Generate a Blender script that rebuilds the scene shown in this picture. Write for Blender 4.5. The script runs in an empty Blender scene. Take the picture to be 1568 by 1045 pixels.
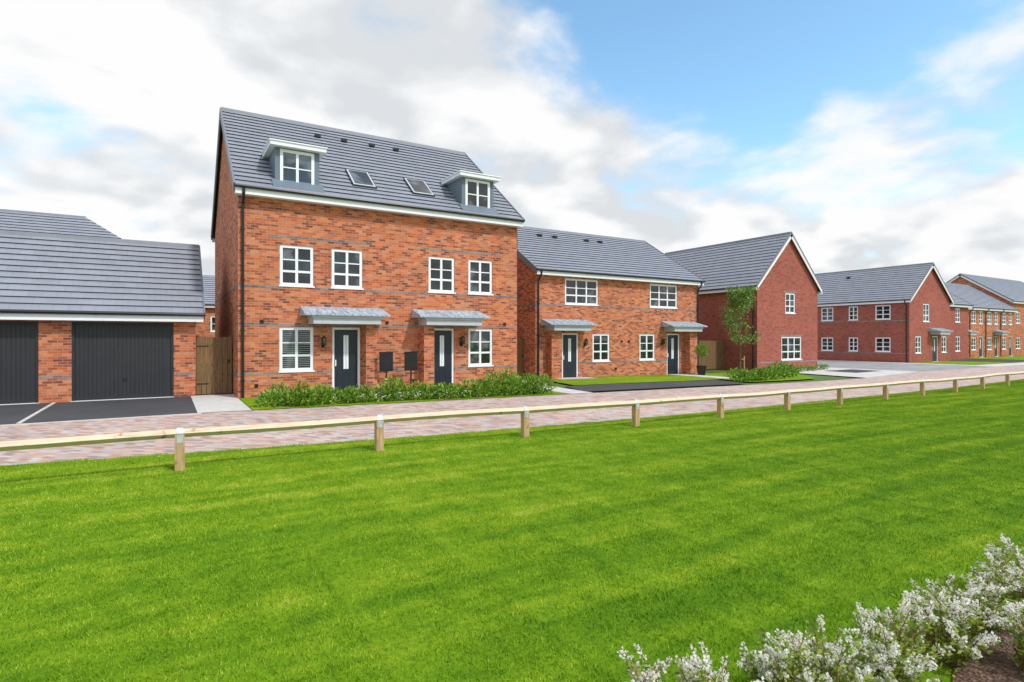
import bpy, bmesh, math, random
import numpy as np
from mathutils import Vector
random.seed(3); rng=np.random.default_rng(5)
S=bpy.context.scene
S.view_settings.view_transform='Standard'
try: S.view_settings.look='None'
except: pass
S.view_settings.exposure=0

# ------------------------------------------------------------ materials
def newmat(n):
    m=bpy.data.materials.new(n); m.use_nodes=True
    nt=m.node_tree; b=nt.nodes['Principled BSDF']; return m,nt,b
def N(nt,t,**k):
    n=nt.nodes.new(t)
    for a,v in k.items():
        if a in n.inputs.keys() : n.inputs[a].default_value=v
        else: setattr(n,a,v)
    return n
def L(nt,a,b): nt.links.new(a,b)
def rgba(c): return (c[0],c[1],c[2],1)
def ramp(nt,stops,fac):
    r=nt.nodes.new('ShaderNodeValToRGB'); e=r.color_ramp.elements
    e[0].position=stops[0][0]; e[0].color=rgba(stops[0][1])
    e[1].position=stops[-1][0]; e[1].color=rgba(stops[-1][1])
    for p,c in stops[1:-1]:
        x=e.new(p); x.color=rgba(c)
    if fac is not None: L(nt,fac,r.inputs[0])
    return r
def math_(nt,op,a,b=None,c=None):
    n=nt.nodes.new('ShaderNodeMath'); n.operation=op
    for i,v in enumerate((a,b,c)):
        if v is None: continue
        if isinstance(v,(int,float)): n.inputs[i].default_value=v
        else: L(nt,v,n.inputs[i])
    return n.outputs[0]
def mixc(nt,fac,a,b,mode='MIX'):
    n=nt.nodes.new('ShaderNodeMix'); n.data_type='RGBA'; n.blend_type=mode
    for i,v in ((0,fac),(6,a),(7,b)):
        if isinstance(v,(int,float)): n.inputs[i].default_value=v
        elif isinstance(v,tuple): n.inputs[i].default_value=rgba(v)
        else: L(nt,v,n.inputs[i])
    return n.outputs[2]
def bump(nt,b,h,strength=.3,dist=.01):
    n=nt.nodes.new('ShaderNodeBump'); n.inputs['Strength'].default_value=strength; n.inputs['Distance'].default_value=dist
    L(nt,h,n.inputs['Height']); L(nt,n.outputs[0],b.inputs['Normal'])
def pos(nt):
    return nt.nodes.new('ShaderNodeNewGeometry')
def noise(nt,vec,scale,detail=4,rough=.55):
    n=N(nt,'ShaderNodeTexNoise'); n.inputs['Scale'].default_value=scale; n.inputs['Detail'].default_value=detail; n.inputs['Roughness'].default_value=rough
    if vec is not None: L(nt,vec,n.inputs['Vector'])
    return n
def simple(name,c,rough=.6,var=.15,scale=3,spec=.4,metal=0,stretch=None):
    m,nt,b=newmat(name); g=pos(nt); v=g.outputs['Position']
    if stretch:
        mp=N(nt,'ShaderNodeMapping'); mp.inputs['Scale'].default_value=stretch; L(nt,v,mp.inputs[0]); v=mp.outputs[0]
    n=noise(nt,v,scale,6)
    r=ramp(nt,[(.3,tuple(x*(1-var) for x in c)),(.7,tuple(min(1,x*(1+var)) for x in c))],n.outputs[0])
    L(nt,r.outputs[0],b.inputs['Base Color']); b.inputs['Roughness'].default_value=rough
    b.inputs['Specular IOR Level'].default_value=spec; b.inputs['Metallic'].default_value=metal
    return m
def brickmat(name,stops,mortar,var=.16):
    m,nt,b=newmat(name); g=pos(nt)
    sp=N(nt,'ShaderNodeSeparateXYZ'); L(nt,g.outputs['Position'],sp.inputs[0])
    sn=N(nt,'ShaderNodeSeparateXYZ'); L(nt,g.outputs['True Normal'],sn.inputs[0])
    ax=math_(nt,'ABSOLUTE',sn.outputs[0]); ay=math_(nt,'ABSOLUTE',sn.outputs[1])
    u=math_(nt,'ADD',math_(nt,'MULTIPLY',sp.outputs[0],ay),math_(nt,'MULTIPLY',sp.outputs[1],ax))
    c=N(nt,'ShaderNodeCombineXYZ'); L(nt,u,c.inputs[0]); L(nt,sp.outputs[2],c.inputs[1])
    t=N(nt,'ShaderNodeTexBrick'); L(nt,c.outputs[0],t.inputs['Vector'])
    for k,v in (('Scale',1),('Mortar Size',.007),('Mortar Smooth',.2),('Bias',0),('Brick Width',.225),('Row Height',.075)): t.inputs[k].default_value=v
    t.inputs['Color1'].default_value=(0,0,0,1); t.inputs['Color2'].default_value=(1,1,1,1); t.inputs['Mortar'].default_value=(.5,.5,.5,1)
    n3=noise(nt,g.outputs['Position'],2.2,5,.65)
    fac=math_(nt,'ADD',t.outputs['Color'],math_(nt,'MULTIPLY',math_(nt,'SUBTRACT',n3.outputs[0],.5),.8))
    r=ramp(nt,stops,fac)
    n=noise(nt,g.outputs['Position'],.7,5)
    sc=ramp(nt,[(.3,(1-var,)*3),(.7,(1+var*.5,)*3)],n.outputs[0])
    col=mixc(nt,1.0,r.outputs[0],sc.outputs[0],'MULTIPLY')
    n2=noise(nt,g.outputs['Position'],30,3)
    sc2=ramp(nt,[(.2,(.85,)*3),(.8,(1.12,)*3)],n2.outputs[0])
    col=mixc(nt,1.0,col,sc2.outputs[0],'MULTIPLY')
    col=mixc(nt,t.outputs['Fac'],col,mortar)
    L(nt,col,b.inputs['Base Color']); b.inputs['Roughness'].default_value=.85; b.inputs['Specular IOR Level'].default_value=.2
    bump(nt,b,math_(nt,'SUBTRACT',1,t.outputs['Fac']),.35,.005)
    return m
M={}
M['brick_o']=brickmat('orange_brick',[(0,(.18,.07,.05)),(.15,(.34,.095,.05)),(.38,(.53,.14,.055)),(.62,(.62,.185,.07)),(.85,(.67,.26,.12)),(1,(.50,.17,.10))],(.45,.28,.20))
M['brick_r']=brickmat('red_brick',[(0,(.24,.05,.035)),(.3,(.35,.078,.052)),(.7,(.42,.105,.068)),(1,(.34,.09,.065))],(.38,.22,.17))
M['brick_b']=brickmat('blue_brick_band',[(0,(.15,.13,.14)),(.5,(.24,.2,.2)),(1,(.34,.26,.23))],(.36,.3,.26))
def tilemat(name,c):
    m,nt,b=newmat(name); uv=N(nt,'ShaderNodeUVMap')
    t=N(nt,'ShaderNodeTexBrick'); L(nt,uv.outputs[0],t.inputs['Vector'])
    for k,v in (('Scale',1),('Mortar Size',.012),('Mortar Smooth',.3),('Bias',0),('Brick Width',1),('Row Height',1)): t.inputs[k].default_value=v
    t.inputs['Color1'].default_value=(0,0,0,1); t.inputs['Color2'].default_value=(1,1,1,1); t.inputs['Mortar'].default_value=(.5,.5,.5,1)
    r=ramp(nt,[(0,tuple(x*.94 for x in c)),(1,tuple(x*1.05 for x in c))],t.outputs['Color'])
    g=pos(nt); n=noise(nt,g.outputs['Position'],1.3,6)
    sc=ramp(nt,[(.3,(.93,)*3),(.7,(1.06,)*3)],n.outputs[0])
    col=mixc(nt,1,r.outputs[0],sc.outputs[0],'MULTIPLY')
    col=mixc(nt,t.outputs['Fac'],col,tuple(x*.6 for x in c))
    L(nt,col,b.inputs['Base Color']); b.inputs['Roughness'].default_value=.5; b.inputs['Specular IOR Level'].default_value=.45
    return m
M['tile']=tilemat('grey_roof_tile',(.27,.285,.335))
M['edge']=simple('roof_tile_edge',(.05,.055,.07),.7,.2)
M['white']=simple('white_upvc',(.86,.88,.91),.35,.02,2)
M['cream']=simple('painted_bargeboard',(.82,.81,.79),.5,.05,2)
M['greyb']=simple('grey_dry_verge',(.19,.20,.23),.5,.1)
M['black']=simple('black_plastic',(.015,.015,.017),.35,.2)
M['door']=simple('dark_blue_door_paint',(.022,.03,.042),.3,.1)
M['gdoor']=simple('charcoal_steel_door',(.032,.033,.037),.45,.08)
M['cheek']=simple('dormer_grey_cladding',(.15,.19,.235),.5,.07,2)
M['lead']=simple('lead_sheet',(.36,.43,.50),.45,.45,4,stretch=(3,1,1))
M['canopy']=simple('canopy_fascia',(.5,.53,.55),.5,.08)
M['galv']=simple('galvanised_strap',(.6,.63,.65),.4,.2,12,metal=.4)
M['conc']=simple('concrete_slab',(.58,.565,.54),.85,.14,3)
M['slats']=simple('white_blind',(.5,.53,.56),.6,.04)
def woodmat(name,c,sc=(1.2,14,14),var=.3,knots=True):
    m,nt,b=newmat(name); g=pos(nt)
    mp=N(nt,'ShaderNodeMapping'); mp.inputs['Scale'].default_value=sc; L(nt,g.outputs['Position'],mp.inputs[0])
    n=noise(nt,mp.outputs[0],2.5,8,.6)
    r=ramp(nt,[(.28,tuple(x*(1-var*1.4) for x in c)),(.5,c),(.75,tuple(x*(1+var) for x in c))],n.outputs[0])
    k=noise(nt,g.outputs['Position'],5,3); kr=ramp(nt,[(.66,(1,1,1)),(.74,(.55,.4,.3))],k.outputs[0])
    col=mixc(nt,1,r.outputs[0],kr.outputs[0],'MULTIPLY')
    L(nt,col,b.inputs['Base Color']); b.inputs['Roughness'].default_value=.75
    bump(nt,b,n.outputs[0],.3,.004); return m
M['rail']=woodmat('fence_rail_wood',(.70,.55,.39),var=.2)
M['post']=woodmat('fence_post_wood',(.50,.33,.16),(12,12,1.5))
M['gate']=woodmat('brown_fence_wood',(.20,.115,.045),(10,10,1),.3)
# glass: dim room behind a reflective pane
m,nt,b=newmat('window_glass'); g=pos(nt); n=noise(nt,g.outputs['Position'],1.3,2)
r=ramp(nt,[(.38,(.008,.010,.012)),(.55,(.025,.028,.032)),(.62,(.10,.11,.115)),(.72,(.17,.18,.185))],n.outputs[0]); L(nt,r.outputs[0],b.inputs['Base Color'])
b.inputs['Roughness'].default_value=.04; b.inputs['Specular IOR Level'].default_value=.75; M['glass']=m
# ground materials
def asphalt(name,c):
    m,nt,b=newmat(name); g=pos(nt); n=noise(nt,g.outputs['Position'],60,4,.8); n1=noise(nt,g.outputs['Position'],.6,5)
    r=ramp(nt,[(.3,tuple(x*.6 for x in c)),(.7,tuple(x*1.5 for x in c))],n.outputs[0])
    s=ramp(nt,[(.3,(.8,)*3),(.7,(1.2,)*3)],n1.outputs[0])
    L(nt,mixc(nt,1,r.outputs[0],s.outputs[0],'MULTIPLY'),b.inputs['Base Color']); b.inputs['Roughness'].default_value=.9
    bump(nt,b,n.outputs[0],.4,.004); return m
M['asph']=asphalt('dark_asphalt',(.055,.055,.06)); M['asph2']=asphalt('grey_asphalt',(.28,.28,.285))
def pavemat():
    m,nt,b=newmat('block_paving'); g=pos(nt)
    mp=N(nt,'ShaderNodeMapping'); mp.inputs['Rotation'].default_value=(0,0,math.radians(45)); L(nt,g.outputs['Position'],mp.inputs[0])
    t=N(nt,'ShaderNodeTexBrick'); L(nt,mp.outputs[0],t.inputs['Vector'])
    for k,v in (('Scale',1),('Mortar Size',.004),('Mortar Smooth',.3),('Bias',0),('Brick Width',.2),('Row Height',.1)): t.inputs[k].default_value=v
    t.inputs['Color1'].default_value=(0,0,0,1); t.inputs['Color2'].default_value=(1,1,1,1); t.inputs['Mortar'].default_value=(.5,.5,.5,1)
    r=ramp(nt,[(0,(.28,.22,.21)),(.25,(.50,.29,.23)),(.5,(.57,.39,.32)),(.75,(.56,.48,.44)),(1,(.37,.36,.37))],t.outputs['Color'])
    n1=noise(nt,g.outputs['Position'],.5,6); s=ramp(nt,[(.3,(.88,)*3),(.7,(1.1,)*3)],n1.outputs[0])
    col=mixc(nt,1,r.outputs[0],s.outputs[0],'MULTIPLY'); col=mixc(nt,t.outputs['Fac'],col,(.36,.31,.28))
    L(nt,col,b.inputs['Base Color']); b.inputs['Roughness'].default_value=.85; bump(nt,b,math_(nt,'SUBTRACT',1,t.outputs['Fac']),.3,.004)
    return m
M['pave']=pavemat()
def grasscolor(nt,g,dark=1.0):
    mp=N(nt,'ShaderNodeMapping'); mp.inputs['Scale'].default_value=(.25,2.2,1); mp.inputs['Rotation'].default_value=(0,0,math.radians(-5)); L(nt,g.outputs['Position'],mp.inputs[0])
    a=noise(nt,mp.outputs[0],1.3,6,.6)
    b_=noise(nt,g.outputs['Position'],3.5,7,.65); c=noise(nt,g.outputs['Position'],.18,2)
    f=math_(nt,'ADD',math_(nt,'MULTIPLY',a.outputs[0],.5),math_(nt,'ADD',math_(nt,'MULTIPLY',b_.outputs[0],.4),math_(nt,'MULTIPLY',c.outputs[0],.1)))
    sp=N(nt,'ShaderNodeSeparateXYZ'); L(nt,g.outputs['Position'],sp.inputs[0])
    # mowing passes, slightly wavering and of uneven strength
    yy=math_(nt,'ADD',math_(nt,'ADD',sp.outputs[1],math_(nt,'MULTIPLY',sp.outputs[0],.05)),math_(nt,'MULTIPLY',c.outputs[0],.9))
    st=math_(nt,'SINE',math_(nt,'MULTIPLY',yy,2*math.pi/.9))
    amp=math_(nt,'MULTIPLY',math_(nt,'MULTIPLY',b_.outputs[0],a.outputs[0]),.115)
    f=math_(nt,'ADD',f,math_(nt,'MULTIPLY',st,amp))
    mr=N(nt,'ShaderNodeMapRange'); mr.interpolation_type='SMOOTHSTEP'
    L(nt,math_(nt,'SUBTRACT',sp.outputs[1],math_(nt,'MULTIPLY',sp.outputs[0],.03)),mr.inputs[0])
    mr.inputs[1].default_value=2.0; mr.inputs[2].default_value=8.8; mr.inputs[3].default_value=-.02; mr.inputs[4].default_value=.05
    f=math_(nt,'ADD',f,mr.outputs[0])
    r=ramp(nt,[(.36,tuple(x*dark for x in (.095,.225,.006))),(.5,tuple(x*dark for x in (.185,.335,.010))),(.6,tuple(x*dark for x in (.285,.415,.018))),(.7,tuple(x*dark for x in (.42,.49,.06)))],f)
    return r.outputs[0]
m,nt,b=newmat('lawn_turf'); g=pos(nt); col=grasscolor(nt,g,.82); n=noise(nt,g.outputs['Position'],25,4,.8)
s=ramp(nt,[(.3,(.65,)*3),(.7,(1.2,)*3)],n.outputs[0]); L(nt,mixc(nt,1,col,s.outputs[0],'MULTIPLY'),b.inputs['Base Color']); b.inputs['Roughness'].default_value=.9
b.inputs['Specular IOR Level'].default_value=.1
bump(nt,b,n.outputs[0],.6,.02); M['lawn']=m
m,nt,b=newmat('grass_blades'); g=pos(nt); col=grasscolor(nt,g,1.08)
s=ramp(nt,[(0,(.6,.68,.5)),(.85,(1.12,1.1,1.1)),(.95,(1.7,1.3,3.5))],g.outputs['Random Per Island']); L(nt,mixc(nt,1,col,s.outputs[0],'MULTIPLY'),b.inputs['Base Color']); b.inputs['Roughness'].default_value=.6
b.inputs['Specular IOR Level'].default_value=.2
M['blade']=m
def leafmat(name,c1,c2,c3,rough=.5,tl=.25):
    m,nt,b=newmat(name); g=pos(nt); r=ramp(nt,[(0,c1),(.55,c2),(1,c3)],g.outputs['Random Per Island'])
    L(nt,r.outputs[0],b.inputs['Base Color']); b.inputs['Roughness'].default_value=rough; b.inputs['Specular IOR Level'].default_value=.35
    tr=N(nt,'ShaderNodeBsdfTranslucent'); L(nt,r.outputs[0],tr.inputs[0]); mx=N(nt,'ShaderNodeMixShader'); mx.inputs[0].default_value=tl
    L(nt,b.outputs[0],mx.inputs[1]); L(nt,tr.outputs[0],mx.inputs[2]); L(nt,mx.outputs[0],nt.nodes['Material Output'].inputs[0]); return m
M['leafh']=leafmat('laurel_leaves',(.06,.16,.012),(.16,.33,.03),(.38,.50,.06))
M['leaft']=leafmat('tree_leaves',(.08,.18,.02),(.16,.3,.05),(.28,.4,.1))
M['leafs']=leafmat('shrub_leaves',(.10,.18,.02),(.28,.40,.05),(.58,.62,.13),tl=.4)
M['petal']=leafmat('white_blossom',(.90,.86,.74),(.95,.93,.86),(.95,.95,.92),tl=.45)
M['stem']=simple('reddish_stem',(.24,.10,.06),.7,.3,20)
M['bark']=simple('tree_bark',(.16,.12,.08),.85,.3,20)
M['core']=simple('hedge_inner_twigs',(.02,.035,.008),.9,.4,8)
m,nt,b=newmat('bark_mulch'); g=pos(nt); n=N(nt,'ShaderNodeTexVoronoi'); n.inputs['Scale'].default_value=55; L(nt,g.outputs['Position'],n.inputs[0])
r=ramp(nt,[(0,(.05,.025,.015)),(.5,(.13,.07,.045)),(1,(.3,.19,.13))],n.outputs['Color']); L(nt,r.outputs[0],b.inputs['Base Color']); b.inputs['Roughness'].default_value=.95; bump(nt,b,n.outputs[0],.8,.02); M['mulch']=m
M['soil']=simple('far_field_ground',(.09,.15,.03),.95,.3,.3)

# ------------------------------------------------------------ mesh helpers
def gz(x): return -.01*min(max(x-1,0),25)
class Fr:
    def __init__(s,ox,oy,U=(1,0)): s.o=(ox,oy); s.U=U; s.N=(-U[1],U[0])
    def p(s,u,d,z): return (s.o[0]+u*s.U[0]+d*s.N[0], s.o[1]+u*s.U[1]+d*s.N[1], z)
    def sub(s,u,d,k):
        x,y,_=s.p(u,d,0); U,Nn=s.U,s.N
        return Fr(x,y,{'R':Nn,'L':(-Nn[0],-Nn[1]),'B':(-U[0],-U[1]),'F':U}[k])
class B:
    def __init__(s): s.v=[];s.f=[];s.uv=[];s.mi=[]
    def face(s,pts,uv=None,mi=0):
        k=len(s.v); s.v+=[tuple(p) for p in pts]; s.f.append(tuple(range(k,k+len(pts)))); s.uv.append(uv or [(0,0)]*len(pts)); s.mi.append(mi)
    def box(s,fr,u0,u1,d0,d1,z0,z1):
        P=[fr.p(u,d,z) for z in (z0,z1) for d in (d0,d1) for u in (u0,u1)]
        for q in ((0,2,3,1),(4,5,7,6),(0,1,5,4),(2,6,7,3),(0,4,6,2),(1,3,7,5)): s.face([P[i] for i in q])
    def tube(s,pts,rad,n=8,cap=True):
        pts=[Vector(p) for p in pts]; rings=[]
        for i,p in enumerate(pts):
            t=(pts[min(i+1,len(pts)-1)]-pts[max(i-1,0)]).normalized()
            a=t.orthogonal().normalized() if i==0 else (rings_a-t*rings_a.dot(t)).normalized()
            rings_a=a; b_=t.cross(a); r=rad[i] if isinstance(rad,(list,tuple)) else rad
            rings.append([p+(a*math.cos(2*math.pi*k/n)+b_*math.sin(2*math.pi*k/n))*r for k in range(n)])
        base=len(s.v)
        for R in rings: s.v+=[tuple(q) for q in R]
        for i in range(len(pts)-1):
            for k in range(n):
                s.f.append((base+i*n+k,base+i*n+(k+1)%n,base+(i+1)*n+(k+1)%n,base+(i+1)*n+k)); s.uv.append([(0,0)]*4); s.mi.append(0)
        if cap:
            for R in (rings[0],rings[-1]): s.face(R)
    def obj(s,name,mats,parent=None,smooth=False):
        if not s.v: return None
        me=bpy.data.meshes.new(name); me.from_pydata(s.v,[],s.f); 
        if not isinstance(mats,(list,tuple)): mats=[mats]
        for m in mats: me.materials.append(m)
        ul=me.uv_layers.new(name='UVMap'); flat=[c for f in s.uv for q in f for c in q]; ul.data.foreach_set('uv',flat)
        me.polygons.foreach_set('material_index',s.mi)
        if smooth: me.polygons.foreach_set('use_smooth',[True]*len(me.polygons))
        o=bpy.data.objects.new(name,me); S.collection.objects.link(o)
        if parent: o.parent=parent; o.location=-parent.location
        return o
def empty(name,x,y,z=None):
    o=bpy.data.objects.new(name,None); o.location=(x,y,gz(x) if z is None else z); o.empty_display_size=.3; S.collection.objects.link(o); return o
def sheet(name,pts,zoff,mat):
    bm=bmesh.new(); bm.faces.new([bm.verts.new((x,y,0)) for x,y in pts])
    for xx in (1,26): bmesh.ops.bisect_plane(bm,geom=bm.verts[:]+bm.edges[:]+bm.faces[:],plane_co=(xx,0,0),plane_no=(1,0,0))
    for v in bm.verts: v.co.z=gz(v.co.x)+zoff
    for f in bm.faces:
        f.normal_update()
        if f.normal.z<0: f.normal_flip()
    me=bpy.data.meshes.new(name); bm.to_mesh(me); me.materials.append(mat); o=bpy.data.objects.new(name,me); S.collection.objects.link(o); return o
def nmesh(name,V,nper,mat,parent=None):
    n=len(V)//nper; me=bpy.data.meshes.new(name); me.vertices.add(len(V)); me.vertices.foreach_set('co',V.astype(np.float32).ravel())
    me.loops.add(len(V)); me.loops.foreach_set('vertex_index',np.arange(len(V),dtype=np.int32))
    me.polygons.add(n); me.polygons.foreach_set('loop_start',np.arange(0,len(V),nper,dtype=np.int32)); me.polygons.foreach_set('loop_total',np.full(n,nper,dtype=np.int32))
    me.update(calc_edges=True); me.validate(); me.materials.append(mat)
    o=bpy.data.objects.new(name,me); S.collection.objects.link(o)
    if parent: o.parent=parent; o.location=-parent.location
    return o
def leafquads(P,size,w=.45,dirs=None,jit=.8):
    n=len(P); a=rng.normal(size=(n,3))
    if dirs is not None: a=dirs+a*jit
    a/=np.linalg.norm(a,axis=1)[:,None]+1e-9
    c=rng.normal(size=(n,3)); b_=np.cross(a,c); b_/=np.linalg.norm(b_,axis=1)[:,None]+1e-9
    s=(np.asarray(size)*rng.uniform(.65,1.25,n))[:,None]
    V=np.stack([P,P+a*s*.5+b_*s*w*.5,P+a*s,P+a*s*.5-b_*s*w*.5],1); return V.reshape(-1,3)

# ------------------------------------------------------------ building parts
class House:
    def __init__(s,name,fr,Lg,D,ez,rz,brick,barge='greyb',oh=.3,og=.12):
        s.name=name; s.fr=fr; s.L=Lg; s.D=D; s.ez=ez; s.rz=rz; x,y,_=fr.p(0,0,0); s.g=min(gz(x),gz(fr.p(Lg,0,0)[0]),gz(fr.p(Lg,D,0)[0]))
        s.root=empty(name,x,y,s.g); s.oh=oh; s.og=og; s.brick=brick; s.barge=barge
        s.b={k:B() for k in ('walls','blue_brick_bands','roof','window_frames','glass','trim','bargeboards','gutters','door_leaves','lead','canopy_fascias','dormer_cladding','garage_doors','blinds','verge')}
        s.sl=(rz-ez)/(D/2+oh)
    def wall(s,fr,Lg,z1,ops,gab=None,rev=.11):
        W=s.b['walls']; z0=s.g-.3
        holes=[(o[1],o[2],(s.g-.3 if o[0] in 'dg' else o[3]),(o[3] if o[0] in 'dg' else o[4])) for o in ops]
        us=sorted({0,Lg}|{h[0] for h in holes}|{h[1] for h in holes}); zs=sorted({z0,z1}|{h[2] for h in holes}|{h[3] for h in holes})
        for i in range(len(us)-1):
            for j in range(len(zs)-1):
                cu=(us[i]+us[i+1])/2; cz=(zs[j]+zs[j+1])/2
                if any(h[0]<cu<h[1] and h[2]<cz<h[3] for h in holes): continue
                W.face([fr.p(us[i],0,zs[j]),fr.p(us[i+1],0,zs[j]),fr.p(us[i+1],0,zs[j+1]),fr.p(us[i],0,zs[j+1])])
        for h in holes:
            a,b_,c,d=h
            for q in (((a,c),(a,d)),((b_,c),(b_,d)),((a,c),(b_,c)),((a,d),(b_,d))):
                W.face([fr.p(q[0][0],0,q[0][1]),fr.p(q[1][0],0,q[1][1]),fr.p(q[1][0],rev+.02,q[1][1]),fr.p(q[0][0],rev+.02,q[0][1])])
        if gab: W.face([fr.p(0,0,z1),fr.p(Lg,0,z1),fr.p(Lg/2,0,gab)])
        for o in ops:
            if o[0]=='w': s.window(fr,*o[1:])
            if o[0]=='d': s.door(fr,o[1],o[2],o[3])
            if o[0]=='g': s.gdoor(fr,o[1],o[2],o[3])
    def window(s,fr,u0,u1,z0,z1,cols=2,rows=3,blind=0,d=.03):
        F=s.b['window_frames']; t=.09; cm=.04
        F.box(fr,u0,u1,d,d+.07,z0,z0+t); F.box(fr,u0,u1,d,d+.07,z1-t,z1)
        F.box(fr,u0,u0+t,d,d+.07,z0+t,z1-t); F.box(fr,u1-t,u1,d,d+.07,z0+t,z1-t)
        iw=(u1-u0-2*t)
        for i in range(1,cols):
            c=u0+t+iw*i/cols; F.box(fr,c-cm,c+cm,d+.008,d+.06,z0+t,z1-t)
        for j in range(1,rows):
            c=z0+t+(z1-z0-2*t)*j/rows; hw=.034 if (j==1 and rows==3) else .018
            for i in range(cols):
                a=u0+t+iw*i/cols+(cm if i else 0); e=u0+t+iw*(i+1)/cols-(cm if i<cols-1 else 0)
                F.box(fr,a,e,d+.014,d+.055,c-hw,c+hw)
        F.box(fr,u0-.03,u1+.03,-.03,d-.002,z0-.035,z0+.012)
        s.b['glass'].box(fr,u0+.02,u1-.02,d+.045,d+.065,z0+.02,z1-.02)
        if blind:
            z=z1-t-.04; zb=z1-(z1-z0)*blind
            while z>zb: s.b['blinds'].box(fr,u0+t,u1-t,d+.035,d+.043,z-.0045,z+.0045); z-=.06
    def door(s,fr,u0,u1,zt):
        F=s.b['window_frames']; D=s.b['door_leaves']; g=s.g+.03
        F.box(fr,u0,u0+.07,.03,.1,g,zt); F.box(fr,u1-.07,u1,.03,.1,g,zt); F.box(fr,u0+.07,u1-.07,.03,.1,zt-.07,zt)
        D.box(fr,u0+.07,u1-.07,.06,.11,g,zt-.07)
        c=(u0+u1)/2
        s.b['trim'].box(fr,c-.08,c+.08,.05,.0595,g+.85,zt-.25)
        D.box(fr,c-.004,c+.004,.045,.0495,g+.85,zt-.25)
        D.box(fr,u0+.16,c-.14,.052,.0595,g+.2,g+.75); D.box(fr,c+.14,u1-.16,.052,.0595,g+.2,g+.75); D.box(fr,c-.1,c+.1,.052,.0595,g+.2,g+.75)
        s.b['trim'].box(fr,u0+.1,u0+.13,.02,.055,g+.95,g+1.15)
        s.b['trim'].box(fr,u0-.02,u1+.02,-.06,.03,g-.06,g)
    def gdoor(s,fr,u0,u1,zt):
        G=s.b['garage_doors']; g=s.g+.02
        G.box(fr,u0,u1,.1,.12,g,zt)
        G.box(fr,u0,u0+.06,.04,.0995,g,zt);G.box(fr,u1-.06,u1,.04,.0995,g,zt);G.box(fr,u0+.06,u1-.06,.04,.0995,zt-.06,zt)
        n=int((u1-u0-.16)/.1)
        for i in range(n):
            a=u0+.08+i*.1; G.box(fr,a,a+.075,.085,.0995,g+.04,zt-.1)
        c=(u0+u1)/2; s.b['gutters'].box(fr,c-.05,c+.05,.06,.084,g+.55,g+.58); G.box(fr,c-.012,c+.012,.05,.083,g+.5,g+.64)
        s.b['trim'].box(fr,u0-.02,u1+.02,-.03,.1,g-.06,g-.005)
    def band(s,fr,u0,u1,z,h=.075): s.b['blue_brick_bands'].box(fr,u0,u1,-.006,.01,z,z+h)
    def bandgaps(s,fr,Lg,z,ops,h=.075):
        cuts=sorted([(o[1],o[2]) for o in ops if (s.g if o[0]=='d' else o[3]-.04)<z+h and (o[3] if o[0]=='d' else o[4])>z]); a=0
        for c in cuts:
            if c[0]-a>.02: s.band(fr,a,c[0],z,h)
            a=max(a,c[1])
        if Lg-a>.02: s.band(fr,a,Lg,z,h)
    def roof(s,hip=False):
        fr,Lg,D,ez,rz,oh,og=s.fr,s.L,s.D,s.ez,s.rz,s.oh,s.og
        R=s.b['roof']; e=Vector((-oh,ez)); r=Vector((D/2,rz)); ln=(r-e).length; t=(r-e)/ln; nn=Vector((-t.y,t.x)); n=round(ln/.31); c=ln/n
        for side in (0,1):
            f=(lambda u,d,z: fr.p(u,d,z)) if side==0 else (lambda u,d,z: fr.p(Lg-u,D-d,z))
            prev=e+nn*-.02
            a,b_=-og,Lg+og
            for i in range(n):
                p=e+t*(i*c)+nn*.05; q=e+t*((i+1)*c)+nn*.014
                sh0=(i*c/ln*(D/2+oh)*.9 if hip else 0); sh1=((i+1)*c/ln*(D/2+oh)*.9 if hip else 0)
                R.face([f(a+sh0,prev.x,prev.y),f(b_-sh0,prev.x,prev.y),f(b_-sh0,p.x,p.y),f(a+sh0,p.x,p.y)],mi=1)
                R.face([f(a+sh0,p.x,p.y),f(b_-sh0,p.x,p.y),f(b_-sh1,q.x,q.y),f(a+sh1,q.x,q.y)],uv=[((a+sh0)/.31,i+.02),((b_-sh0)/.31,i+.02),((b_-sh1)/.31,i+.98),((a+sh1)/.31,i+.98)])
                prev=q
            if not hip:
                R.face([f(a,*(e-nn*.02)),f(b_,*(e-nn*.02)),f(b_,*(r-nn*.02)),f(a,*(r-nn*.02))],mi=1)
                for u0,u1 in ((-og-.03,-og+.02),(Lg+og-.02,Lg+og+.03)):
                    V=[e+nn*.062,r+nn*.062,r-nn*.06,e-nn*.06]; K=s.b['verge']
                    A=[f(u0,*v) for v in V]; Bq=[f(u1,*v) for v in V]
                    K.face(A);K.face(Bq)
                    for i in range(4): K.face([A[i],A[(i+1)%4],Bq[(i+1)%4],Bq[i]])
                    V=[e-nn*.062,r-nn*.062,r-nn*.22+Vector((0,-.03)),e-nn*.2]; K=s.b['bargeboards']
                    A=[f(u0+.006,*v) for v in V]; Bq=[f(u1-.006,*v) for v in V]
                    K.face(A);K.face(Bq)
                    for i in range(4): K.face([A[i],A[(i+1)%4],Bq[(i+1)%4],Bq[i]])
            ff=fr if side==0 else fr.sub(Lg,D,'B')
            s.b['trim'].box(ff,-og+.02,Lg+og-.02,-oh+.0,-oh+.06,ez-.23,ez-.05)
            s.b['trim'].box(ff,-og+.02,Lg+og-.02,-oh+.061,-.004,ez-.22,ez-.2)
            g0=ff.p(-og,-oh-.05,ez-.015); g1=ff.p(Lg+og,-oh-.05,ez-.015); s.b['gutters'].tube([g0,g1],.05,8)
        if hip:
            h0=(D/2+oh)*.9
            for u,w in ((-og,-og+h0),(Lg+og,Lg+og-h0)):
                R.face([fr.p(u,-oh,ez+.03),fr.p(u,D+oh,ez+.03),fr.p(w,D/2,rz+.03)])
            ra,rb=-og+h0,Lg+og-h0
        else: ra,rb=-og,Lg+og
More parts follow.
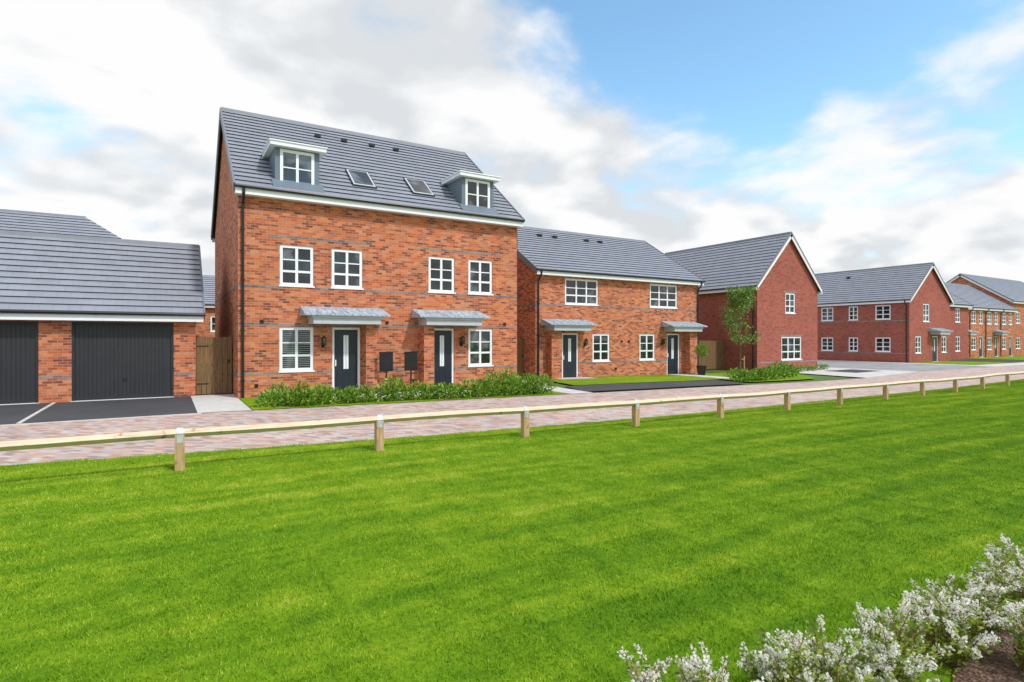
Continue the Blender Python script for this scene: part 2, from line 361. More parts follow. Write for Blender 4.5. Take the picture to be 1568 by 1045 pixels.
        K=s.b['verge']; A=[fr.p(ra,D/2+a,rz+z) for a,z in ((-.13,-.06),(-.07,.07),(.07,.07),(.13,-.06))]; Q=[fr.p(rb,D/2+a,rz+z) for a,z in ((-.13,-.06),(-.07,.07),(.07,.07),(.13,-.06))]
        K.face(A);K.face(Q)
        for i in range(3): K.face([A[i],A[i+1],Q[i+1],Q[i]])
    def pipe(s,fr,u,zt,oh=None):
        oh=s.oh if oh is None else oh
        pts=[fr.p(u,-oh-.04,zt-.05),fr.p(u,-oh-.04,zt-.18),fr.p(u,-.07,zt-.5),fr.p(u,-.07,s.g+.02)]
        s.b['gutters'].tube(pts,.04,8)
        z=s.g+.6
        while z<zt-.6: s.b['gutters'].box(fr,u-.055,u+.055,-.11,-.002,z,z+.04); z+=1.5
    def canopy(s,fr,u0,u1,z=2.22,dep=.75,pier=None):
        s.b['canopy_fascias'].box(fr,u0,u1,-dep,-.003,z,z+.25)
        s.b['canopy_fascias'].box(fr,u0-.05,u1+.05,-dep-.05,-.003,z+.18,z+.245)
        Lb=s.b['lead']; a,b_=u0-.28,u1+.28; zz=z+.251
        V=[(a,-dep-.12,zz),(b_,-dep-.12,zz),(b_,-.003,zz),(a,-.003,zz),(a,-dep-.12,zz+.05),(b_,-dep-.12,zz+.05),(b_-.05,-.003,zz+.3),(a+.05,-.003,zz+.3)]
        P=[fr.p(*q) for q in V]
        for q in ((0,1,2,3),(4,5,6,7),(0,1,5,4),(1,2,6,5),(3,0,4,7)): Lb.face([P[i] for i in q])
        k=int((b_-a)/.45)
        for i in range(1,k+1):
            u=a+(b_-a)*i/(k+1); Lb.tube([fr.p(u,-dep-.125,zz+.05),fr.p(u,-.01,zz+.3)],.014,6)
        if pier: s.b['walls'].box(fr,pier[0],pier[1],-dep+.3,-.002,s.g-.2,z-.002)
    def lamp(s,fr,u,z):
        G=s.b['gutters']
        G.box(fr,u-.05,u+.05,-.02,-.003,z-.14,z+.02); G.tube([fr.p(u,-.02,z-.1),fr.p(u,-.14,z-.13),fr.p(u,-.14,z-.06)],.012,6)
        G.box(fr,u-.065,u+.065,-.205,-.075,z-.06,z-.04); G.box(fr,u-.075,u+.075,-.215,-.065,z+.16,z+.185)
        for a in (-.055,.043):
            for d in (-.195,-.097): G.box(fr,u+a,u+a+.012,d,d+.012,z-.04,z+.16)
        G.box(fr,u-.035,u+.035,-.175,-.105,z+.185,z+.24)
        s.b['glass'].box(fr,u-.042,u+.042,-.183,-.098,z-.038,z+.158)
    def vent(s,u,d,w=.3):
        z=s.ez+(d+s.oh)*s.sl; s.b['gutters'].box(s.fr,u-w/2,u+w/2,d-.1,d+.15,z+.02,z+.14)
    def done(s):
        mm={'walls':s.brick,'blue_brick_bands':'brick_b','window_frames':'white','glass':'glass','trim':'white','bargeboards':s.barge,'gutters':'black','door_leaves':'door','lead':'lead','canopy_fascias':'canopy','dormer_cladding':'cheek','garage_doors':'gdoor','blinds':'slats','verge':'greyb'}
        for k,b_ in s.b.items():
            if k=='roof': b_.obj('roof_tiles',[M['tile'],M['edge']],s.root)
            else: b_.obj(k,M[mm[k]],s.root)
    def std(s,front=(),gr=(),gl=(),back=(),hip=False):
        fr=s.fr; zt=s.ez+s.oh*s.sl-.06; s.gRf=fr.sub(s.L,0,'R'); s.gLf=fr.sub(0,s.D,'L'); s.zt=zt
        s.wall(fr,s.L,zt,list(front)); s.wall(s.gRf,s.D,zt,list(gr),None if hip else s.rz-.05); s.wall(s.gLf,s.D,zt,list(gl),None if hip else s.rz-.05); s.wall(fr.sub(s.L,s.D,'B'),s.L,zt,list(back))
        s.roof(hip)

# ---- main three-storey pair
X0=1.8; fr=Fr(X0,18.66)
H=House('brick_house',fr,9.7,9.48,6.24,10.15,'brick_o')
u=lambda x:x-X0
wins=[(2.96,3.96),(4.52,5.52),(7.86,8.86),(9.42,10.42)]
ops=[('w',u(a),u(b_),3.4,4.66,2,3) for a,b_ in wins]+[('w',u(2.95),u(3.96),.75,2.12,2,3,.98),('w',u(9.42),u(10.43),.75,2.12,2,3,0)]
ops+=[('d',u(4.54),u(5.44),2.12),('d',u(7.94),u(8.84),2.12)]
H.std(front=ops,gl=[('w',2.2,2.8,3.6,4.6,1,2)],gr=[])
H.band(fr,u(2.65),u(5.85),4.86);H.band(fr,u(7.55),u(10.75),4.86)
for z in (3.30,2.14,.66): H.bandgaps(fr,9.7,z,ops)
H.bandgaps(H.gLf,9.48,3.30,[]); H.bandgaps(H.gLf,9.48,.66,[])
H.canopy(fr,u(3.8),u(5.9),pier=(u(5.5),u(5.88))); H.canopy(fr,u(7.48),u(9.58),pier=(u(7.5),u(7.88)))
H.lamp(fr,u(4.25),1.62); H.lamp(fr,u(9.12),1.62)
H.pipe(fr,.12,6.24); H.pipe(H.gRf,.15,6.15,.02)
for x,z in ((2.45,2.28),(2.3,.35),(6.0,.35),(7.3,.3),(10.95,2.3),(6.35,2.3)): H.b['gutters'].box(fr,u(x)-.05,u(x)+.05,-.03,-.002,z-.05,z+.05)
def dormer(H,x0,x1):
    fr=H.fr; d0=.1; a,b_=u(x0),u(x1); C=H.b['dormer_cladding']
    zb=6.4; zt=7.66; wa,wb=(a+b_)/2-.52,(a+b_)/2+.5; w0,w1=6.52,7.62
    for q in ((a,wa,zb,zt),(wb,b_,zb,zt),(wa,wb,zb,w0),(wa,wb,w1,zt)): C.box(fr,q[0],q[1],d0,d0+.1,q[2],q[3])
    f2=Fr(*fr.p(0,d0,0)[:2]); H.window(f2,wa,wb,w0,w1,2,2,0,-.02)
    C.box(fr,a,a+.08,d0+.1,2.1,zb,zt); C.box(fr,b_-.08,b_,d0+.1,2.1,zb,zt); 
    H.b['trim'].box(fr,a-.17,b_+.17,d0-.22,2.2,zt,zt+.12)
    H.b['trim'].box(fr,a-.2,b_+.2,d0-.25,2.2,zt+.121,zt+.16)
    H.b['lead'].box(fr,a-.17,b_+.17,d0-.2,2.1,zt+.161,zt+.175)
    e=lambda d:H.ez+(d+H.oh)*H.sl+.055
    C.face([fr.p(a-.1,-.2,e(-.2)),fr.p(b_+.1,-.2,e(-.2)),fr.p(b_+.1,d0+.02,e(d0+.02)+.06),fr.p(a-.1,d0+.02,e(d0+.02)+.06)])
    C.face([fr.p(a-.1,-.2,e(-.2)),fr.p(b_+.1,-.2,e(-.2)),fr.p(b_+.1,-.2,e(-.2)-.06),fr.p(a-.1,-.2,e(-.2)-.06)])
dormer(H,2.84,4.16); dormer(H,9.2,10.52)
def skylight(H,x0,x1,y0,y1):
    d0,d1=y0-18.66,y1-18.66; z=lambda d:H.ez+(d+H.oh)*H.sl
    for (a,b_,da,db,o,K) in ((u(x0),u(x1),d0,d1,.09,'gutters'),(u(x0)+.03,u(x1)-.03,d0+.03,d1-.03,.1,'canopy_fascias'),(u(x0)+.09,u(x1)-.09,d0+.08,d1-.08,.11,'glass')):
        K=H.b[K]; t=[fr.p(a,da,z(da)+o+.02),fr.p(b_,da,z(da)+o+.02),fr.p(b_,db,z(db)+o+.02),fr.p(a,db,z(db)+o+.02)]; l=[(p[0],p[1],p[2]-.1) for p in t]
        K.face(t)
        for i in range(4): K.face([t[i],t[(i+1)%4],l[(i+1)%4],l[i]])
skylight(H,5.33,6.15,19.1,20.1); skylight(H,7.46,8.3,19.1,20.1)
for x in (4.9,5.9,7.0,8.0): H.vent(u(x),3.75,.2)
H.done()

# ---- two-storey semi pair
X1=14.7; fr=Fr(X1,22.2); H=House('brick_house',fr,11.06,8.8,4.95,7.85,'brick_o')
v=lambda x:x-X1
ops=[('w',v(16.4),v(18.45),3.4,4.66,3,3),('w',v(22.0),v(24.05),3.4,4.66,3,3),('w',v(18.1),v(19.2),.6,1.98,2,3),('w',v(21.25),v(22.35),.6,1.98,2,3),('d',v(16.23),v(17.2),2.0),('d',v(23.26),v(24.23),2.0)]
H.std(front=ops)
for z in (3.3,.52): H.bandgaps(fr,11.06,z,ops)
H.bandgaps(H.gLf,8.8,3.3,[])
H.canopy(fr,v(15.25),v(17.4),2.12,pier=(v(15.3),v(15.9))); H.canopy(fr,v(23.05),v(25.2),2.12,pier=(v(24.55),v(25.15)))
H.lamp(fr,v(17.6),1.5); H.lamp(fr,v(22.85),1.5)
H.pipe(fr,.12,4.95); H.pipe(fr,10.94,4.95)
for x in (17.2,18.2,20.4,21.4): H.vent(v(x),3.4,.25)
for x,z in ((20.0,1.6),(20.5,1.6),(19.6,.2)): H.b['gutters'].box(fr,v(x)-.06,v(x)+.06,-.03,-.002,z-.06,z+.06)
H.done()

# ---- red gable-fronted house
fr=Fr(31.0,32.6,(0,-1)); H=House('brick_house',fr,10.4,6.4,4.95,8.5,'brick_r','cream',og=.18)
ops=[('w',2.85,3.9,3.35,4.65,2,3),('w',2.45,4.6,.35,1.85,3,3)]
H.std(gr=ops); H.band(H.gRf,2.7,4.05,4.67,.1); H.band(H.gRf,2.3,4.75,1.87,.1); H.bandgaps(H.gRf,6.4,.2,[]); H.pipe(fr,10.15,4.95); H.done()

# ---- distant red house
fr=Fr(51.2,35.5,(0,-1)); H=House('brick_house',fr,12.7,7.1,4.85,8.0,'brick_r','cream',og=.2)
fo=[]
for y,w in ((29.5,1.1),(27.2,.8),(24.8,1.2)):
    fo+=[('w',35.5-y-w/2,35.5-y+w/2,3.3,4.5,2,3),('w',35.5-y-w/2,35.5-y+w/2,.6,1.8,2,3)]
gr=[('w',2.3,3.4,3.1,4.6,2,3),('w',1.0,2.0,.5,1.9,2,3),('d',3.9,4.9,1.9),('w',5.6,6.5,.5,1.9,2,3)]
H.std(front=fo,gr=gr); H.bandgaps(fr,12.7,3.15,fo); H.bandgaps(fr,12.7,.45,fo); H.canopy(H.gRf,3.5,5.3,2.05)
H.pipe(fr,12.5,4.85); H.vent(6.5,2.6); H.done()
fr=Fr(58.9,24); H=House('brick_house',fr,6.3,8,4.85,7.7,'brick_r','cream')
H.std(front=[('w',3.6,4.6,3.2,4.5,2,3),('w',3.6,4.6,.5,1.9,2,3)]); H.done()
fr=Fr(65.6,25.5); H=House('terraced_houses',fr,15.2,8.5,4.85,7.9,'brick_o','cream')
ops=[]
for i in range(4):
    c=1.9+i*3.8; ops+=[('w',c-1.3,c-.2,3.2,4.5,2,3),('w',c-1.3,c-.2,.5,1.8,2,3),('w',c+.5,c+1.4,3.2,4.5,2,3),('d',c+.5,c+1.4,1.9)]
H.std(front=ops); H.bandgaps(fr,15.2,3.0,ops)
for i in (0,2): H.canopy(fr,2.2+i*3.8,3.5+i*3.8,2.05)
for i in range(3): H.pipe(fr,3.85+i*3.8,4.85)
H.done()
fr=Fr(81.4,26); H=House('brick_house',fr,18,9.5,5.9,9.4,'brick_o','cream')
ops=[('w',c,c+1.3,z,z+1.3,2,3) for c in (1.5,5,9,13) for z in (.5,3.4)]
H.std(front=ops,gl=[('w',5,6,3.4,4.6,2,3)]); H.done()

# ---- garage block
fr=Fr(-9.0,20.0); H=House('garage_block',fr,9.75,6.0,2.5,5.0,'brick_o','greyb',og=.22)
H.std(front=[('g',6.72,9.17,2.24),('g',3.55,6.0,2.24),('g',.38,2.83,2.24)])
for a,b_ in ((6.0,6.72),(9.17,9.75),(2.83,3.55)): H.band(fr,a,b_,.66)
H.done()
# ---- houses behind
fr=Fr(-20,32.2); H=House('brick_house',fr,20.2,8,5.0,7.9,'brick_o'); H.std(hip=True); H.done()
fr=Fr(-6,45); H=House('brick_house',fr,16,7,4.1,6.4,'brick_o'); H.std(front=[('w',8.6,9.4,2.2,3.3,2,2)]); H.done()

# ------------------------------------------------------------ timber gate & fences
def boarded(name,fr,w,h):
    b_=B(); g=min(gz(fr.p(0,0,0)[0]),gz(fr.p(w,0,0)[0])); root=empty(name,*fr.p(0,0,0)[:2],g)
    x=0
    while x<w-.02:
        ww=min(.14,w-x); dz=random.uniform(-.01,.01); b_.box(fr,x+.004,x+ww-.004,random.uniform(0,.006),.02,g+.04,g+h+dz); x+=.145
    b_.obj('boards',M['gate'],root)
    c=B()
    for z in (.3,h/2,h-.3): c.box(fr,.01,w-.01,.0205,.06,g+z,g+z+.09)
    c.box(fr,-.0,.1,.061,.16,g,g+h+.05); c.box(fr,w-.1,w,.061,.16,g,g+h+.05)
    c.obj('rails_and_posts',M['gate'],root)
    d=B(); d.box(fr,w-.12,w-.06,-.02,-.002,g+1.0,g+1.12); d.box(fr,.02,.35,-.008,-.001,g+.35,g+.38); d.box(fr,.02,.35,-.008,-.001,g+h-.3,g+h-.27); d.obj('ironmongery',M['black'],root)
boarded('garden_gate',Fr(.77,20.15),1.0,1.82)
boarded('timber_fence',Fr(11.53,23.2),3.15,1.85)
boarded('timber_fence',Fr(25.8,24.5),5.1,1.85)

# ------------------------------------------------------------ knee rail fence
def fy(x): return 8.9+.045*max(0,x-10)
root=empty('knee_rail_fence',.15,8.9)
Pb,Rb,Sb=B(),B(),B()
xs=[.15+2.75*i for i in range(-4,26)]
pts=[]
for x in xs:
    y=fy(x)+random.uniform(-.02,.02); g=gz(x); top=g+.5+random.uniform(-.012,.012); f=Fr(x,y); w=.058; a=random.uniform(-.01,.01)
    prof=[(-w,g-.2),(w,g-.2),(w,top),(0,top-w),(-w,top)]
    A=[f.p(-w+a,d,z) for d,z in prof]; Q=[f.p(w+a,d,z) for d,z in prof]
    for tri in ((0,1,2,3),(0,3,4)):
        Pb.face([A[i] for i in tri]); Pb.face([Q[i] for i in tri])
    for i in range(5): Pb.face([A[i],A[(i+1)%5],Q[(i+1)%5],Q[i]])
    pts.append((x,y,top+.006))
    c=top+.006; r=.071
    for s0 in (-1,1):
        V=[(s0*0,c+r),(s0*r,c),(s0*(w+.004),c-.0),(s0*(w+.004),top-.12),(s0*(w+.001),top-.12),(s0*(w+.001),c-.004),(s0*(r-.004),c),(s0*0,c+r-.004)]
        SS=[f.p(-.04,d,z) for d,z in V]; TT=[f.p(.04,d,z) for d,z in V]
        for i in range(7): Sb.face([SS[i],SS[i+1],TT[i+1],TT[i]])
for i in range(len(pts)-1):
    a,b_=Vector(pts[i]),Vector(pts[i+1]); n=6; r=.066; ringp=None
    dirv=(b_-a).normalized(); side=Vector((-dirv.y,dirv.x,0)).normalized()
    sagz=random.uniform(-.016,.012); sagy=random.uniform(-.015,.015)
    for k in range(n+1):
        t=k/n; p=a.lerp(b_,t)+Vector((0,sagy,sagz))*math.sin(math.pi*t)
        ring=[p+side*r,p+side*.016+Vector((0,0,r-.012)),p-side*.016+Vector((0,0,r-.012)),p-side*r,p-Vector((0,0,r-.006))]
        if ringp:
            for j in range(5): Rb.face([ringp[j],ringp[(j+1)%5],ring[(j+1)%5],ring[j]])
        ringp=ring
Pb.obj('posts',M['post'],root); Rb.obj('rails',M['rail'],root); Sb.obj('straps',M['galv'],root)

# ------------------------------------------------------------ ground
sheet('ground',[(-400,-300),(700,-300),(700,700),(-400,700)],-.05,M['soil'])
sheet('road',[(-60,8),(130,8),(130,16.6),(38,16.6),(30,15.4),(-60,15.4)],0,M['pave'])
sheet('side_road',[(38.6,16.61),(49.4,16.61),(48.8,60),(39.2,60)],-.004,M['asph2'])
ed=[(-60,10.9),(-2,10.5),(1,10.05),(4,9.85),(10,9.75),(26,9.75+.045*16),(60,9.75+.045*50),(130,15.2)]
sheet('lawn',[(-60,-60),(130,-60)]+ed[::-1],.012,M['lawn'])
sheet('driveway',[(-12,15.4),(.62,15.4),(.62,20.0),(-12,20.0)],.004,M['asph'])
sheet('path',[(.7,15.4),(1.8,15.4),(1.8,20.1),(.7,20.1)],.01,M['conc'])
e=B(); f=Fr(0,0)
for x0,x1,y0,y1 in ((.62,.7,15.4,20),(-2.69,-2.61,15.5,19.95),(-12,.7,15.32,15.4),(-5.86,-5.78,15.5,19.95)):
    e.box(f,x0,x1,y0,y1,-.1,.012)
e.obj('concrete_edging',M['conc'])
sheet('front_garden',[(1.82,15.42),(11.6,15.42),(11.6,18.66),(1.82,18.66)],.012,M['lawn'])
sheet('house_path',[(4.3,16.9),(9.2,16.9),(9.2,18.64),(4.3,18.64)],.02,M['conc'])
sheet('path',[(11.65,15.4),(12.6,15.4),(12.9,18.3),(14.6,23.1),(11.65,23.1)],.01,M['conc'])
sheet('driveway',[(12.7,15.9),(21.5,15.9),(22.3,18.2),(13.3,18.2)],.004,M['asph'])
sheet('front_garden',[(14.0,18.3),(27.3,18.3),(28,22.15),(14.8,22.15)],.012,M['lawn'])
sheet('house_path',[(15.5,21.2),(17.6,21.2),(17.6,22.18),(15.5,22.18)],.02,M['conc'])
sheet('house_path',[(23.2,18.4),(24.4,18.4),(24.4,22.18),(23.2,22.18)],.02,M['conc'])
sheet('front_garden',[(22.4,16.4),(27.5,16.4),(30.2,19),(30.2,21),(27.6,21),(27.3,18.28),(22.9,18.28)],.016,M['lawn'])
sheet('pavement',[(30.3,15.42),(38.5,16.62),(38.5,40),(37.6,40),(37.6,22.1),(31,22.1),(30.9,19)],.006,M['conc'])
sheet('driveway',[(34,17.9),(37.3,18.1),(37.5,20.0),(34.3,20.0)],.012,M['asph'])
sheet('pavement',[(49.45,16.62),(80,16.62),(80,18.4),(51,18.4),(51,35),(49.3,35)],.006,M['conc'])
sheet('driveway',[(59,18.5),(65,18.5),(65,23.9),(59,23.9)],.01,M['asph'])
sheet('front_garden',[(51.1,18.5),(58.5,18.5),(58.5,22.7),(51.1,22.7)],.012,M['lawn'])
sheet('front_garden',[(66,17.2),(110,17.2),(110,25),(66,25)],.014,M['lawn'])
sheet('planting_bed',[(2.9,-1),(8,-1),(8,1.5),(4.9,1.6),(3.9,1.5),(3.2,1.25)],.024,M['mulch'])

# ------------------------------------------------------------ grass blades (instanced tile)
n=5200; T=1.04
P=np.column_stack([rng.uniform(-T/2,T/2,n),rng.uniform(-T/2,T/2,n),np.zeros(n)])
h=rng.uniform(.010,.028,n); w=rng.uniform(.0022,.0042,n); an=rng.uniform(0,2*np.pi,n); la=rng.uniform(0,2*np.pi,n); ll=rng.uniform(.1,.9,n)*h
wd=np.column_stack([np.cos(an)*w,np.sin(an)*w,np.zeros(n)]); tip=P+np.column_stack([np.cos(la)*ll,np.sin(la)*ll,h])
V=np.stack([P-wd,P+wd,tip],1).reshape(-1,3)
tile=nmesh('grass_blades',V,3,M['blade'])
def edy(x):
    for i in range(len(ed)-1):
        if ed[i][0]<=x<=ed[i+1][0]: t=(x-ed[i][0])/(ed[i+1][0]-ed[i][0]); return ed[i][1]*(1-t)+ed[i+1][1]*t
    return 9.8
gv=[];gf=[]
for ix in range(-7,42):
    x=ix+.5; y=edy(x)-.5
    while y>.4:
        inbed=(y<1.7 and x>3.4)
        if y>x/3.27-1.6 and y>-x*1.4+.5 or (y>4 and x<6):
            if not inbed:
                a=random.choice((0,1,2,3))*math.pi/2; z=gz(x)+.012; k=len(gv)
                for q in range(4):
                    aa=a+math.pi/4+q*math.pi/2; gv.append((x+.05*math.cos(aa),y+.05*math.sin(aa),z))
                gf.append((k,k+1,k+2,k+3))
        y-=1.0
me=bpy.data.meshes.new('lawn_grass'); me.from_pydata(gv,[],gf); go=bpy.data.objects.new('lawn_grass',me); S.collection.objects.link(go)
tile.parent=go; go.instance_type='FACES'; go.show_instancer_for_render=False; go.show_instancer_for_viewport=False

# ------------------------------------------------------------ hedges, tree, shrubs
def hedge(name,path,r=.32,hh=.5,spacing=.38,nl=420,size=.075):
    root=empty(name,*path[0]); LV=[]; C=B()
    tot=[]; 
    for i in range(len(path)-1):
        a,b_=Vector(path[i]),Vector(path[i+1]); k=max(1,int((b_-a).length/spacing))
        for j in range(k):
            p=a.lerp(b_,j/k); tot.append((p.x+random.uniform(-.1,.1),p.y+random.uniform(-.18,.18)))
    for x,y in tot:
        g=gz(x); rr=r*random.uniform(.75,1.2); ht=hh*random.uniform(.65,1.3)
        d=rng.normal(size=(nl,3)); d/=np.linalg.norm(d,axis=1)[:,None]; q=rng.uniform(.45,1.15,nl)[:,None]
        p=d*q*np.array([rr,rr,ht*.5])+np.array([x,y,g+ht*.5]); p[:,2]=np.maximum(p[:,2],g+.02)
        LV.append(leafquads(p,size,.5,d+np.array([0,0,.6]),.5))
        for s in range(4):
            t=random.uniform(0,6.28); C.tube([(x,y,g),(x+.5*rr*math.cos(t),y+.5*rr*math.sin(t),g+ht*.8)],[.012,.005],5)
    nmesh('leaves',np.concatenate(LV),4,M['leafh'],root); C.obj('stems',M['core'],root)
hedge('hedge',[(2.3,16.0),(11.3,15.95)],.38,.54,.40,350,.11)
hedge('hedge',[(2.6,16.6),(4.2,16.6)],.3,.55,.4,260,.10)
hedge('hedge',[(9.4,16.6),(11.3,16.5)],.35,.65,.36,330,.10)
hedge('hedge',[(22.6,16.9),(25.5,17.4),(29.3,19.2)],.55,.55,.5,500,.13)
hedge('hedge',[(30.9,20.0),(34,20.6),(37,21.2)],.25,.3,.6,200)

def tree(name,x,y,H,r,zb,nb=26,nl=90):
    root=empty(name,x,y); g=gz(x); T=B(); LV=[]
    tp=[(x,y,g-.1),(x+.03,y,g+H*.25),(x-.03,y+.02,g+H*.5),(x+.04,y,g+H*.75),(x,y,g+H*.97)]
    T.tube(tp,[.055,.042,.032,.02,.006],9)
    for i in range(nb):
        t=random.uniform(zb,.95); z=g+H*t; a=i*2.4+random.uniform(-.4,.4); ln=r*(1.15-.75*abs((t-.45)/.55)**1.3)*random.uniform(.6,1.1)
        rise=ln*random.uniform(.5,1.1)
        e=Vector((x+ln*math.cos(a),y+ln*math.sin(a),z+rise)); m_=Vector((x+ln*.5*math.cos(a),y+ln*.5*math.sin(a),z+rise*.35))
        T.tube([(x,y,z),m_,e],[.014,.009,.003],5)
        for k in range(3):
            c=m_.lerp(e,random.uniform(.1,1.05)); c=np.array(c)+rng.normal(size=3)*.08
            p=rng.normal(size=(nl//3,3))*np.array([.15,.15,.14])+c; p[:,2]=np.minimum(p[:,2],g+H)
            LV.append(leafquads(p,.12,.62))
    T.obj('trunk_and_branches',M['bark'],root,True); nmesh('leaves',np.concatenate(LV),4,M['leaft'],root)
    st=B(); st.tube([(x+.22,y-.1,g-.1),(x+.22,y-.1,g+1.0)],.035,8); st.box(Fr(x,y),-.02,.25,-.12,-.09,g+.8,g+.84); st.obj('stake',M['post'],root)
tree('young_tree',27.8,21.0,4.85,1.05,.28,36,95)

def shrub(x,y,hh,rad,ns=85,lean=0):
    root=empty('flowering_shrub',x,y); g=gz(x); T=B(); LP=[];LD=[];FP=[];FD=[]
    for i in range(ns):
        a=random.uniform(0,6.28); o=math.sqrt(random.random())*rad; ln=hh*random.uniform(.5,1.12)*(1-.35*(o/rad)**2)
        b0=Vector((x+.35*o*math.cos(a),y+.35*o*math.sin(a),g)); tp=Vector((x+o*math.cos(a)+random.uniform(-.06,.06),y+o*math.sin(a),g+ln)); md=b0.lerp(tp,.55)+Vector((0,0,.05))-Vector((math.cos(a),math.sin(a),0))*.03
        T.tube([b0,md,tp],[.004,.003,.0015],4,False)
        nlf=random.randint(30,44)
        for k in range(nlf):
            t=random.uniform(.1,1.0); p=(b0.lerp(md,t/.55) if t<.55 else md.lerp(tp,(t-.55)/.45)); LP.append(p+Vector((random.gauss(0,.014),random.gauss(0,.014),random.gauss(0,.01)))); LD.append((math.cos(a+random.uniform(-2,2)),math.sin(a+random.uniform(-2,2)),.5))
        for sp in range(random.choice((0,0,1,2,3,3))):
            t=random.uniform(.6,1.0); c=md.lerp(tp,(t-.55)/.45); dr=Vector((random.uniform(-.7,.7)+.4*math.cos(a),random.uniform(-.7,.7)+.4*math.sin(a),random.uniform(.3,1))).normalized(); L_=random.uniform(.03,.10)
            T.tube([c,c+dr*L_],[.0018,.001],4,False)
            for k in range(int(L_*480)):
                q=random.random(); rr=.0115*(1.15-q*.85); th=random.uniform(0,6.28); s1=dr.orthogonal().normalized(); s2=dr.cross(s1)
                FP.append(c+dr*L_*q+(s1*math.cos(th)+s2*math.sin(th))*rr*random.uniform(.4,1)); FD.append(s1*math.cos(th)+s2*math.sin(th)+dr*.3)
    T.obj('stems',M['stem'],root)
    nmesh('leaves',leafquads(np.array([tuple(p) for p in LP]),.032,.45,np.array([tuple(d) for d in LD]),.4),4,M['leafs'],root)
    nmesh('blossom',leafquads(np.array([tuple(p) for p in FP]),.0135,.9,np.array([tuple(d) for d in FD]),.9),4,M['petal'],root)
for x,y,h_,r_,ns in ((1.74,1.80,.40,.19,36),(1.98,1.66,.42,.2,42),(2.44,1.62,.43,.2,44),(2.70,1.55,.44,.22,48),(3.0,1.42,.41,.2,42),(3.35,1.55,.37,.24,46),(3.75,1.5,.38,.25,50),(4.15,1.55,.40,.28,56),(4.0,1.15,.36,.2,38),(4.6,1.4,.43,.28,60),(5.1,1.5,.44,.3,60)):
    shrub(x,y,h_,r_,ns)

# ------------------------------------------------------------ small objects
for x in (6.1,6.95):
    root=empty('display_sign',x,18.0); b_=B(); f=Fr(x,18.0)
    b_.box(f,-.02,.02,-.02,.02,.01,.72); b_.box(f,-.15,.15,-.12,.12,.022,.04); b_.box(f,-.22,.22,-.03,.03,.7,1.3); b_.box(f,-.2,.2,-.036,-.0305,.74,1.26); b_.box(f,-.235,.235,-.045,.04,1.3,1.33)
    b_.obj('sign_panel_and_stand',M['black'],root)
x,y=24.6,21.0; g=gz(x); root=empty('potted_plant',x,y); b_=B(); b_.tube([(x,y,g+.02),(x,y,g+.5)],[.19,.27],14); b_.tube([(x,y,g+.46),(x,y,g+.52)],.285,14); b_.obj('pot',M['black'],root)
t=B(); t.tube([(x,y,g+.5),(x,y,g+1.2)],.02,6); t.obj('stem',M['bark'],root)
d=rng.normal(size=(1800,3)); d/=np.linalg.norm(d,axis=1)[:,None]; p=d*rng.uniform(.5,1,1800)[:,None]*.34+np.array([x,y,g+1.35]); nmesh('leaves',leafquads(p,.06,.5,d,.6),4,M['leafh'],root)

# ------------------------------------------------------------ sky, sun
tosun=Vector((.3,-.75,.95)).normalized(); el=math.asin(tosun.z); az=math.atan2(tosun.x,tosun.y)
W=bpy.data.worlds.new('World'); S.world=W; W.use_nodes=True; nt=W.node_tree; bg=nt.nodes['Background']
sky=N(nt,'ShaderNodeTexSky'); sky.sky_type='NISHITA'; sky.sun_disc=False; sky.sun_elevation=el; sky.sun_rotation=az; sky.air_density=1.0; sky.dust_density=.6; sky.ozone_density=2.5
tc=N(nt,'ShaderNodeTexCoord'); sp=N(nt,'ShaderNodeSeparateXYZ'); L(nt,tc.outputs['Generated'],sp.inputs[0])
zc=math_(nt,'ADD',math_(nt,'MAXIMUM',sp.outputs[2],0),.3)
cb=N(nt,'ShaderNodeCombineXYZ'); L(nt,math_(nt,'DIVIDE',sp.outputs[0],zc),cb.inputs[0]); L(nt,math_(nt,'DIVIDE',sp.outputs[1],zc),cb.inputs[1]); L(nt,math_(nt,'MULTIPLY',sp.outputs[2],1.2),cb.inputs[2])
def cn(off,sc=2.1,det=11):
    mp=N(nt,'ShaderNodeMapping'); mp.inputs['Location'].default_value=off; L(nt,cb.outputs[0],mp.inputs[0])
    n=noise(nt,mp.outputs[0],sc,det,.54); n.inputs['Distortion'].default_value=.15; return n.outputs[0]
n0=cn((3.1,1.7,0)); n1=cn((3.1-.04,1.7+.1,.06))
s0=cn((3.1,1.7,0),2.1,3); s1=cn((3.1-.05,1.7+.1,.12),2.1,3)
dens=n0
def blob(c,ang,amt,dens):
    c=Vector(c).normalized(); d=N(nt,'ShaderNodeVectorMath'); d.operation='DOT_PRODUCT'; L(nt,tc.outputs['Generated'],d.inputs[0]); d.inputs[1].default_value=c
    mr=N(nt,'ShaderNodeMapRange'); mr.interpolation_type='SMOOTHSTEP'; L(nt,d.outputs['Value'],mr.inputs[0]); mr.inputs[1].default_value=math.cos(math.radians(ang)); mr.inputs[2].default_value=1; mr.inputs[3].default_value=0; mr.inputs[4].default_value=amt
    return math_(nt,'ADD',dens,mr.outputs[0])
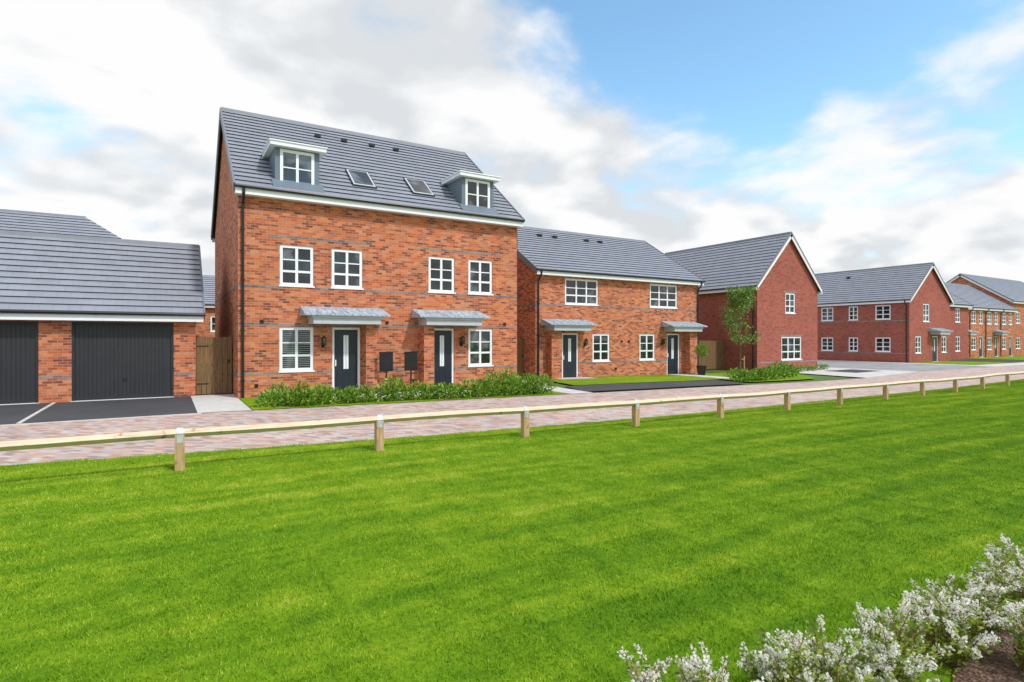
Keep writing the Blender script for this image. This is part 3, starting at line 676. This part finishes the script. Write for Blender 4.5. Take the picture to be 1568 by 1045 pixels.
for c,a,k in (((.60,.66,.52),14,-.13),((.74,.54,.44),13,-.11),((.85,.41,.40),15,-.14),((-.18,.94,.30),7,-.15),((.24,1.02,.5),22,.13),((-.1,.85,.55),22,.10),((.50,.83,.36),12,.06)): dens=blob(c,a,k,dens)
lo=N(nt,'ShaderNodeMapRange'); lo.interpolation_type='SMOOTHSTEP'; L(nt,sp.outputs[2],lo.inputs[0]); lo.inputs[1].default_value=0; lo.inputs[2].default_value=.36; lo.inputs[3].default_value=.14; lo.inputs[4].default_value=.0
dens=math_(nt,'ADD',dens,lo.outputs[0])
mr=N(nt,'ShaderNodeMapRange'); mr.interpolation_type='SMOOTHSTEP'; L(nt,dens,mr.inputs[0]); mr.inputs[1].default_value=.34; mr.inputs[2].default_value=.55
shade=N(nt,'ShaderNodeMapRange'); L(nt,math_(nt,'ADD',math_(nt,'MULTIPLY',math_(nt,'SUBTRACT',n0,n1),.9),math_(nt,'MULTIPLY',math_(nt,'SUBTRACT',s0,s1),.8)),shade.inputs[0]); shade.inputs[1].default_value=-.16; shade.inputs[2].default_value=.05
cc=ramp(nt,[(.0,(.74,.77,.80)),(.35,(.82,.845,.87)),(.65,(.91,.925,.94)),(1,(1,1,1))],shade.outputs[0])
c10=mixc(nt,1,cc.outputs[0],(9.9,9.9,9.9),'MULTIPLY')
hs=mixc(nt,1,sky.outputs[0],(2.5,2.95,2.7),'MULTIPLY')
L(nt,mixc(nt,mr.outputs[0],hs,c10),bg.inputs[0]); bg.inputs[1].default_value=.1
sd=bpy.data.lights.new('sun','SUN'); sd.energy=2.65; sd.angle=math.radians(4); sd.color=(1,.97,.93); so=bpy.data.objects.new('sun',sd); S.collection.objects.link(so); so.rotation_euler=tosun.to_track_quat('Z','Y').to_euler(); so.location=(0,0,30)

# ------------------------------------------------------------ camera
cd=bpy.data.cameras.new('camera'); cd.sensor_width=36; cd.lens=874/1568*36; cd.shift_y=-.0035; cd.clip_end=3000; cd.clip_start=.05
co=bpy.data.objects.new('camera',cd); S.collection.objects.link(co); co.location=(0,0,1.8); co.rotation_euler=(math.radians(90),0,-math.radians(31.15)); S.camera=co
